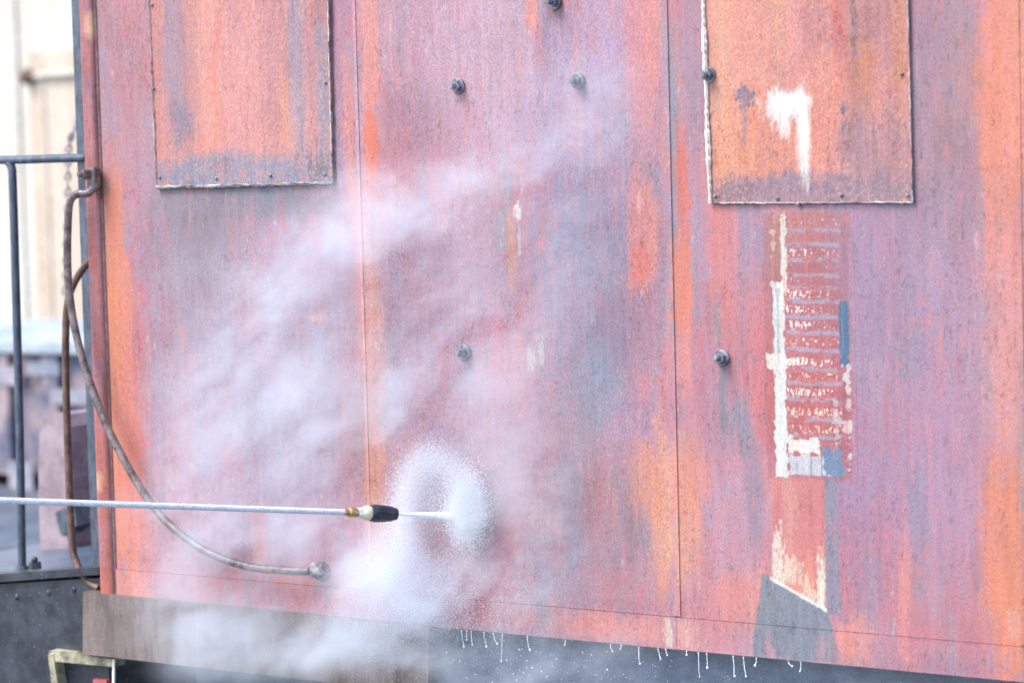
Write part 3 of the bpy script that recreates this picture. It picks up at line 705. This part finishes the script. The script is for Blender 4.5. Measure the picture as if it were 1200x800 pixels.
# rusty brake housing standing on the platform deck
YB = 1.3
bh = MB().prism([at(47, 645, YB), at(45, 560, YB), at(46, 510, YB), at(52, 490, YB), at(62, 484, YB), at(74, 486, YB), at(82, 500, YB), at(84, 560, YB), at(80, 575, YB), at(80, 648, YB)], (0, .30, 0)).build('brake_housing', two_tone('dusty_mauve_rust', (.22, .16, .18), (.33, .26, .28), 7, .6), car)
MB().prism([at(64, 600, YB - .03), at(86, 590, YB - .03), at(90, 615, YB - .03), at(72, 628, YB - .03)], (0, .12, 0)).build('brake_lever', M['rail'], bh)

# ------------------------------------------------------------------ chain hanging behind the corner
cp = at(90, 150, 2.6)
chain = empty('hanging_chain', cp, 'blurred grey chain hanging from a hook behind the car corner', 'chain')
chm = two_tone('grey_chain', (.22, .20, .22), (.36, .33, .35), 30, .5, .3)
pts = spline([at(92, 146, 2.6), at(84, 158, 2.6), at(80, 180, 2.6), at(79, 230, 2.6), at(77, 290, 2.6), at(76, 345, 2.6)], 12)
acc, last, k = 0, pts[0], 0
for i in range(1, len(pts)):
    acc += (pts[i] - pts[i - 1]).length
    if acc > .026:
        acc = 0
        t = (pts[i] - pts[i - 1]).normalized()
        s_ = t.orthogonal().normalized()
        if k % 2: s_ = t.cross(s_)
        ring = [pts[i] + t * (.021 * math.cos(a)) + s_ * (.013 * math.sin(a)) for a in [2 * math.pi * j / 12 for j in range(13)]]
        MB().tube(ring, .006, 6, False).build('link', chm, chain, smooth=True)
        k += 1
hk = at(93, 146, 2.6)
MB().box((hk.x - .02, hk.y - .03, hk.z - .03), (hk.x + .06, hk.y + .03, hk.z + .03), .012).build('hook', chm, chain, smooth=True)

# ------------------------------------------------------------------ background: cream building and parked wagon
YW = 18.0
b0 = at(-120, 500, YW); b1 = at(330, 500, YW)
bld = empty('cream_building', (b0.x, YW, 0), 'pale cream building with tan door, out of focus behind the platform', 'building')
cm = two_tone('cream_wall_paint', (.52, .475, .395), (.58, .55, .485), 1.2, .8, stretch=(1, 1, .3), fine=20)
tm = two_tone('tan_door_paint', (.46, .365, .27), (.54, .45, .36), 1.6, .8, stretch=(2, 2, .4), fine=20)
MB().box((b0.x - 3, YW + .06, 0), (b1.x + 3, YW + 5, 7.5)).build('wall', cm, bld)
MB().prism([(b0.x - 3.4, YW - .4, 7.5), (b0.x - 3.4, YW + 5.4, 7.5), (b0.x - 3.4, YW + 2.5, 9.3)], (b1.x - b0.x + 6.8, 0, 0)).build('roof', M['steel'], bld)
xx = b0.x - 3
i = 0
xd0, xd1 = at(43, 300, YW).x, at(120, 300, YW).x
while xx < b1.x + 3:
    x2 = xx + .62
    if x2 < xd0 + .02 or xx > xd1 - .02:
        MB().box((xx, YW + .02 - .006 * (i % 2), .1), (x2 - .012, YW + .06, 7.4)).build('board', cm, bld)
    i += 1
    xx = x2
door = MB().box((xd0, YW - .03, .2), (xd1, YW + .06, 4.4)).build('door', tm, bld)
MB().box((xd0 + .22, YW - .05, .3), (xd0 + .30, YW - .03, 4.3)).build('door_batten', tm, door)
MB().tube([at(34, 90, YW - .08), at(110, 84, YW - .08)], .035, 8).build('door_bar', cm, door)
MB().ball(at(32, 90, YW - .08), .11, 10, 8).build('bar_knob', M['rust_iron'], door, smooth=True)

YG = 9.0
wg = empty('parked_wagon', (at(60, 600, YG).x, YG, 0), 'slate blue and rust wagon parked beyond the platform, out of focus', 'wagon')
wm = two_tone('slate_wagon_paint', (.09, .10, .15), (.30, .225, .23), 2.0, .6, lo=.42, hi=.58, fine=12)
xg0, xg1 = at(-260, 500, YG).x, at(260, 500, YG).x
zt, zb = at(60, 398, YG).z, .12
MB().box((xg0, YG, zb), (xg1, YG + 2.4, zt - .1)).build('wagon_side', wm, wg)
MB().box((xg0 - .05, YG - .10, zt - .12), (xg1 + .05, YG + 2.5, zt), .02).build('top_rail', two_tone('pale_blue_rail', (.24, .29, .33), (.42, .46, .48), 2.5, .6), wg)
for j, px in enumerate((-120, 8, 66, 150)):
    q = at(px, 470, YG)
    MB().box((q.x - .09, YG - .07, zb), (q.x + .09, YG, zt - .12)).build('side_rib', wm, wg)
for (ax, ay, bx, by) in ((-20, 428, 26, 452), (30, 424, 70, 440), (60, 455, 118, 475), (10, 540, 40, 600)):
    p, q = at(ax, ay, YG - .08), at(bx, by, YG - .08)
    MB().box((p.x, YG - .085, q.z), (q.x, YG - .071, p.z)).build('side_plate', two_tone('plate_%d' % ax, (.18, .20, .25), (.34, .30, .33), 2, .6, fine=12), wg)
for px in (-60, 90):
    q = at(px, 600, YG)
    MB().tube([(q.x, YG + .3, .45), (q.x, YG + .42, .45)], .45, 24).build('wheel', M['steel'], wg)

# ------------------------------------------------------------------ pressure washer lance
tip = at(465, 602, -.26)
imp = at(552, 605, -.005)
dr = (imp - tip).normalized()
lance = empty('pressure_washer_lance', tip, 'long silver pressure washer lance with brass fitting and black nozzle', 'pressure washer')
def along(d): return tip - dr * d
def lathe(name, prof, mat, n=20, smooth=True):
    return MB().tube([along(d) for d, r in prof], [r for d, r in prof], n).build(name, mat, lance, smooth)
PXL = .0027 / max(.3, abs(dr.dot(rt)))        # lance length that one photograph pixel spans
L = lambda px: (465 - px) * PXL
lathe('nozzle', [(L(465), .014), (L(464), .020), (L(460), .0225), (L(448), .0255), (L(440), .0275), (L(437), .0285), (L(434), .0265), (L(433), .02)], M['rubber'], 24)
nz = lance.children[-1] if lance.children else None
nozzle = [c for c in bpy.data.objects if c.name == 'nozzle'][0]
t_ = dr; n1_ = t_.orthogonal().normalized(); n2_ = t_.cross(n1_)
for k in range(12):
    a = 2 * math.pi * k / 12
    e = n1_ * math.cos(a) + n2_ * math.sin(a)
    MB().tube([along(L(438)) + e * .0278, along(L(450)) + e * .0252, along(L(459)) + e * .0225], .0022, 5).build('grip_rib', M['rubber'], nozzle)
lathe('collar', [(L(434), .022), (L(432), .024), (L(428), .024), (L(426), .0205), (L(424), .018)], M['collar'])
lathe('steel_nut', [(L(424.5), .0165), (L(424), .0175), (L(419.5), .0175), (L(419), .0165)], M['lance'], 6, False)
lathe('brass_fitting', [(L(419), .015), (L(418), .0172), (L(412), .0172), (L(410), .0172), (L(408), .0125), (L(404), .0125), (L(403), .0105)], M['brass'], 8, False)
lathe('lance_tube', [(L(404), .0098), (L(200), .0098), (L(-60), .0098)], M['lance'], 16)
lathe('insulated_grip', [(L(-58), .014), (L(-60), .019), (L(-200), .019), (L(-202), .014)], M['rubber'], 16)

# ------------------------------------------------------------------ water: jet, mist, drips, drops
def vol_mat(name, dens, attr=None):
    m = bpy.data.materials.new(name); m.use_nodes = True
    ns, ls = m.node_tree.nodes, m.node_tree.links
    ns.clear()
    out = ns.new('ShaderNodeOutputMaterial')
    pv = ns.new('ShaderNodeVolumePrincipled')
    pv.inputs['Color'].default_value = (0.875, 0.938, 1.0, 1)
    pv.inputs['Anisotropy'].default_value = 0.0
    pv.inputs['Density'].default_value = dens
    pv.inputs['Density Attribute'].default_value = attr or ''
    ls.new(pv.outputs[0], out.inputs['Volume'])
    return m
jl = (imp - tip).length
jp = [tip + dr * (jl * t) for t in (0, .1, .3, .6, .85, .97)]
jet = MB().tube(jp, [.0035, .0050, .0080, .012, .016, .012], 14).build('water_jet', two_tone('white_water', (.86, .89, .92), (.95, .96, .97), 60, .4), None, True)
tag(jet, 'white jet of water shooting from the black nozzle at the wall', 'water jet')

# mist: a cloud of fine spray hanging before the side, densest round the hit
CLOUDS = [  # px, py, Y, half width px, half height px, half depth m, density
 (290, 430, -.20, 90, 110, .14, 1.75), (240, 510, -.20, 50, 70, .12, 1.2), (335, 340, -.20, 60, 45, .12, 1.6), (395, 285, -.18, 60, 28, .11, 2.0), (470, 240, -.18, 75, 22, .10, 2.7), (560, 203, -.17, 50, 15, .09, 2.9), (625, 180, -.17, 40, 22, .09, 1.3),
 (365, 500, -.22, 50, 90, .13, 1.6), (480, 430, -.16, 50, 90, .11, 1.5), (470, 480, -.16, 25, 50, .11, 1.8), (520, 330, -.16, 100, 70, .11, 1.0), (540, 400, -.14, 50, 60, .10, 1.0),
 (430, 650, -.20, 34, 60, .10, 2.0), (475, 705, -.18, 64, 40, .10, 2.6), (560, 700, -.16, 80, 35, .10, 2.1), (330, 620, -.18, 110, 45, .12, 1.8), (250, 740, -.20, 90, 45, .14, 1.5), (380, 760, -.20, 80, 40, .12, 2.6), (590, 770, -.10, 80, 30, .14, 1.9), (700, 770, -.10, 80, 30, .12, .9),
 (500, 775, -.15, 50, 30, .10, 2.6), (600, 560, -.14, 50, 60, .09, 1.3), (620, 640, -.14, 60, 50, .09, 1.4), (670, 120, -.18, 80, 80, .10, 1.1), (650, 290, -.18, 70, 100, .10, .9), (710, 470, -.16, 60, 90, .10, .6), (230, 640, -.18, 70, 80, .12, 1.2), (590, 450, -.16, 60, 80, .10, .9), (200, 620, -.18, 40, 100, .10, .6),
]
lo, hi = Vector((at(70, 400, -.2).x, -.62, .62)), Vector((at(800, 400, -.1).x, -.012, 3.0))
vm = vol_mat('spray_mist', 1.0, 'density')
md = bpy.data.meshes.new('spray_mist')
mist = bpy.data.objects.new('spray_mist', md)
sc.collection.objects.link(mist)
tag(mist, 'drifting white cloud of fine water spray before the wall', kind='stuff')
ng = bpy.data.node_groups.new('mist_field', 'GeometryNodeTree')
ng.interface.new_socket('Geometry', in_out='OUTPUT', socket_type='NodeSocketGeometry')
N, K = ng.nodes, ng.links
def gm_(op, a, b=None):
    n = N.new('ShaderNodeMath'); n.operation = op
    for i, v in enumerate((a, b)):
        if v is None: continue
        if isinstance(v, (int, float)): n.inputs[i].default_value = v
        else: K.new(v, n.inputs[i])
    return n.outputs[0]
def gv_(op, a, b=None):
    n = N.new('ShaderNodeVectorMath'); n.operation = op
    for i, v in enumerate((a, b)):
        if v is None: continue
        if isinstance(v, (tuple, list, Vector)): n.inputs[i].default_value = tuple(v)
        else: K.new(v, n.inputs[i])
    return n.outputs['Value'] if op in ('DOT_PRODUCT', 'LENGTH') else n.outputs['Vector']
pos = N.new('GeometryNodeInputPosition').outputs[0]
def gnoise(vec, scale, detail, rough=.6):
    n = N.new('ShaderNodeTexNoise')
    n.inputs['Scale'].default_value = scale; n.inputs['Detail'].default_value = detail; n.inputs['Roughness'].default_value = rough
    K.new(vec, n.inputs['Vector'])
    return n
wn = gnoise(pos, 2.6, 3)
warp = gv_('MULTIPLY', gv_('SUBTRACT', wn.outputs['Color'], (.5, .5, .5)), (.42, .10, .42))
wpos = gv_('ADD', pos, warp)
total = None
for (px, py, Y, hw, hh, hd, dn) in CLOUDS:
    c = at(px, py, Y)
    k = PXM / math.cos(YAW)
    d = gv_('MULTIPLY', gv_('SUBTRACT', wpos, c), (1 / (hw * k), 1 / hd, 1 / (hh * PXM)))
    gq = gm_('MULTIPLY', gm_('EXPONENT', gm_('MULTIPLY', gv_('DOT_PRODUCT', d, d), -1.0)), dn)
    total = gq if total is None else gm_('ADD', total, gq)
cx = N.new('ShaderNodeCombineXYZ')                       # wisps are drawn out along the drift, up and to the right
K.new(gv_('DOT_PRODUCT', wpos, (.80 * .42, 0, .60 * .42)), cx.inputs[0]); K.new(gv_('DOT_PRODUCT', wpos, (0, 1, 0)), cx.inputs[1]); K.new(gv_('DOT_PRODUCT', wpos, (-.60 * 1.25, 0, .80 * 1.25)), cx.inputs[2])
dpos = cx.outputs[0]
n1 = gm_('ADD', gm_('MULTIPLY', gnoise(dpos, 3.6, 6, .6).outputs[0], .6), gm_('MULTIPLY', gnoise(dpos, 12.0, 6, .7).outputs[0], .4))
mr = N.new('ShaderNodeMapRange'); mr.inputs[1].default_value, mr.inputs[2].default_value, mr.inputs[3].default_value, mr.inputs[4].default_value = .43, .58, .03, 2.5
K.new(n1, mr.inputs[0])
total = gm_('MULTIPLY', total, mr.outputs[0])
total = gm_('MAXIMUM', gm_('SUBTRACT', total, 0.12), 0.0)
rc = at(520, 603, -.03)
dv = gv_('SUBTRACT', gv_('ADD', pos, gv_('MULTIPLY', warp, (.16, 0, .16))), rc)
rho = gv_('LENGTH', gv_('MULTIPLY', dv, (1 / .125, 0, 1 / .195)))
shell_ = gm_('EXPONENT', gm_('MULTIPLY', gm_('POWER', gm_('DIVIDE', gm_('SUBTRACT', rho, 1.0), .30), 2.0), -1.0))
nearw = gv_('MULTIPLY', gv_('ADD', dv, (0, .03, 0)), (0, 1 / .06, 0))
near = gm_('EXPONENT', gm_('MULTIPLY', gv_('DOT_PRODUCT', nearw, nearw), -1.0))
upz = N.new('ShaderNodeMapRange'); upz.inputs[1].default_value, upz.inputs[2].default_value, upz.inputs[3].default_value, upz.inputs[4].default_value = -.14, .03, .10, 1.0
K.new(gv_('DOT_PRODUCT', dv, (0, 0, 1)), upz.inputs[0])
total = gm_('ADD', total, gm_('MULTIPLY', gm_('MULTIPLY', gm_('MULTIPLY', shell_, near), upz.outputs[0]), 4.5))
for (px, py, hw, hh, hd, dn) in ((547, 597, 20, 44, .04, 3), (508, 588, 26, 34, .05, 2.5), (482, 620, 15, 70, .06, 6), (462, 670, 24, 60, .08, 4), (545, 670, 40, 24, .06, 2.5)):
    c = at(px, py, -.06)
    d = gv_('MULTIPLY', gv_('SUBTRACT', pos, c), (1 / (hw * k), 1 / hd, 1 / (hh * PXM)))
    total = gm_('ADD', total, gm_('MULTIPLY', gm_('EXPONENT', gm_('MULTIPLY', gv_('DOT_PRODUCT', d, d), -1.0)), dn))
total = gm_('MAXIMUM', gm_('SUBTRACT', total, 0.05), 0.0)
# fades out before the borders of the box
def fade(axis, a, b, wd):
    s_ = gv_('DOT_PRODUCT', pos, axis)
    m1 = N.new('ShaderNodeMapRange'); m1.inputs[1].default_value, m1.inputs[2].default_value = a, a + wd; K.new(s_, m1.inputs[0])
    m2 = N.new('ShaderNodeMapRange'); m2.inputs[1].default_value, m2.inputs[2].default_value = b, b - wd; K.new(s_, m2.inputs[0])
    return gm_('MULTIPLY', m1.outputs[0], m2.outputs[0])
total = gm_('MULTIPLY', total, fade((1, 0, 0), lo.x, hi.x, .15))
total = gm_('MULTIPLY', total, fade((0, 0, 1), lo.z, hi.z, .12))
vc = N.new('GeometryNodeVolumeCube')
K.new(total, vc.inputs['Density'])
vc.inputs['Min'].default_value, vc.inputs['Max'].default_value = lo, hi
VX = .013
for nm, a, vx in (('Resolution X', hi.x - lo.x, VX), ('Resolution Y', hi.y - lo.y, .03), ('Resolution Z', hi.z - lo.z, VX)):
    vc.inputs[nm].default_value = max(8, int(a / vx))
sm_ = N.new('GeometryNodeSetMaterial'); sm_.inputs['Material'].default_value = vm
K.new(vc.outputs[0], sm_.inputs['Geometry'])
go = N.new('NodeGroupOutput')
K.new(sm_.outputs[0], go.inputs[0])
md.materials.append(vm)
mod = mist.modifiers.new('mist', 'NODES'); mod.node_group = ng

wm_, wns, wls, wb = newmat('water_drops')
wtr = wns.new('ShaderNodeBsdfTranslucent'); wtr.inputs[0].default_value = (.97, .98, 1, 1)
wmx = wns.new('ShaderNodeMixShader'); wmx.inputs[0].default_value = .12
wls.new(wb.outputs[0], wmx.inputs[1]); wls.new(wtr.outputs[0], wmx.inputs[2]); wls.new(wmx.outputs[0], wns['Material Output'].inputs['Surface'])
wb.inputs['Base Color'].default_value = (.985, .99, 1.0, 1); wb.inputs['Roughness'].default_value = .3; wb.inputs['IOR'].default_value = 1.33
def edge_z(x): return ZB
rnd = random.Random(12)
for i, (px, ln) in enumerate([(540, 34), (546, 14), (551, 22), (566, 38), (577, 26), (587, 52), (617, 22), (661, 8), (714, 20), (727, 6), (747, 24), (770, 26), (779, 10), (803, 8), (817, 34), (827, 40), (858, 34), (870, 28), (885, 20), (922, 8), (937, 18), (300, 8), (331, 22)]):
    p = at(px, 700, -.012); p.z = ZB - .001
    ln *= rnd.uniform(.35, .85)
    n = 8
    lean = rnd.uniform(-.006, .014)
    P = [p + Vector((rnd.uniform(-.0006, .0006) + lean * (k / n) ** 2, rnd.uniform(-.002, .002), -ln * PXM * k / n)) for k in range(n + 1)]
    rr = [.0022] + [.0007 + .0006 * rnd.random() for _ in range(n)]
    m = MB().tube(P, rr, 6).ball(P[-1], .0018 + .0024 * rnd.random(), 8, 6, (1, 1, 1.2))
    tag(m.build('water_drip', wm_, None, True), 'thin thread of water dripping off the lower edge of the car side', 'water drip', 'drips along the lower edge')
# the drops: thousands of small balls of water, thickest in the burst and in the ring that the spinning jet draws
rg = np.random.default_rng(4)
def cloud(n, px, py, Y, sx, sz, sy, r):
    c = np.array(at(px, py, Y))
    k_ = PXM / math.cos(YAW)
    return np.concatenate([c + rg.normal(size=(n, 3)) * np.array((sx * k_, sy, sz * PXM)), (r * (0.5 + rg.random((n, 1))))], 1)
D = []
D.append(cloud(26000, 549, 592, -.055, 9, 20, .016, .0011)); D.append(cloud(12000, 541, 603, -.055, 10, 13, .016, .0010)); D.append(cloud(5000, 545, 620, -.035, 10, 12, .012, .0009))
n = 56000
th = rg.uniform(0, 2 * math.pi, n)
keep = rg.random(n) < np.where(np.sin(th) > -.15, 1.0, .22 + .25 * (np.cos(th) < -.3))
th = th[keep]
rad = 1 + rg.normal(size=len(th)) * .20
D.append(np.stack([rc.x - .004 + np.cos(th) * rad * .125, -.075 + rg.normal(size=len(th)) * .02, rc.z + np.sin(th) * rad * .195, .00065 * (.5 + rg.random(len(th)))], 1))
tj = rg.random(4000) ** .7
pj = np.array(tip)[None, :] * (1 - tj[:, None]) + np.array(imp)[None, :] * tj[:, None] + rg.normal(size=(4000, 3)) * (.002 + .010 * tj[:, None] ** 1.5)
D.append(np.concatenate([pj, .0009 * (.5 + rg.random((4000, 1)))], 1))
D.append(cloud(7000, 510, 585, -.08, 16, 22, .03, .0007)); D.append(cloud(9000, 470, 630, -.12, 9, 44, .03, .0009)); D.append(cloud(6000, 462, 685, -.14, 18, 34, .04, .0008)); D.append(cloud(5000, 505, 708, -.12, 40, 20, .04, .0008)); D.append(cloud(3000, 430, 725, -.12, 30, 30, .04, .0008)); D.append(cloud(4000, 570, 705, -.10, 50, 26, .04, .0006)); D.append(cloud(900, 505, 655, -.03, 14, 20, .01, .0010))
for (px, py, Y, hw, hh, hd, dn) in CLOUDS:
    D.append(cloud(int(70 * dn), px, py, Y, hw * .7, hh * .7, hd * .5, .0006))
D.append(cloud(350, 60, 680, -.1, 50, 90, .08, .0008)); D.extend([cloud(260, 620, 775, -.02, 130, 18, .03, .0012), cloud(24, 600, 785, -.02, 60, 14, .03, .0028)]); D.extend([cloud(10, 600, 785, -.02, 100, 16, .03, .0030)]); D.append(cloud(250, 500, 500, -.2, 300, 160, .08, .0007))
D = np.concatenate(D)
D = D[D[:, 1] < -.006 + .1 * (D[:, 2] < ZB - .02)]
oct_v = np.array([(1, 0, 0), (-1, 0, 0), (0, 1, 0), (0, -1, 0), (0, 0, 1), (0, 0, -1)], float)
oct_f = np.array([(0, 2, 4), (2, 1, 4), (1, 3, 4), (3, 0, 4), (2, 0, 5), (1, 2, 5), (3, 1, 5), (0, 3, 5)])
V = (D[:, None, :3] + oct_v[None] * D[:, None, 3:4]).reshape(-1, 3)
F = (np.arange(len(D))[:, None, None] * 6 + oct_f[None]).reshape(-1, 3).astype(np.int32)
me = bpy.data.meshes.new('water_droplets')
me.vertices.add(len(V)); me.vertices.foreach_set('co', V.astype(np.float32).ravel())
me.loops.add(F.size); me.loops.foreach_set('vertex_index', F.ravel())
me.polygons.add(len(F)); me.polygons.foreach_set('loop_start', np.arange(0, F.size, 3, dtype=np.int32))
me.update(calc_edges=True)
me.polygons.foreach_set('use_smooth', np.ones(len(F), dtype=bool))
me.materials.append(wm_)
wd = bpy.data.objects.new('water_droplets', me)
sc.collection.objects.link(wd)
tag(wd, 'white burst and ring of flying water drops where the jet strikes', kind='stuff')
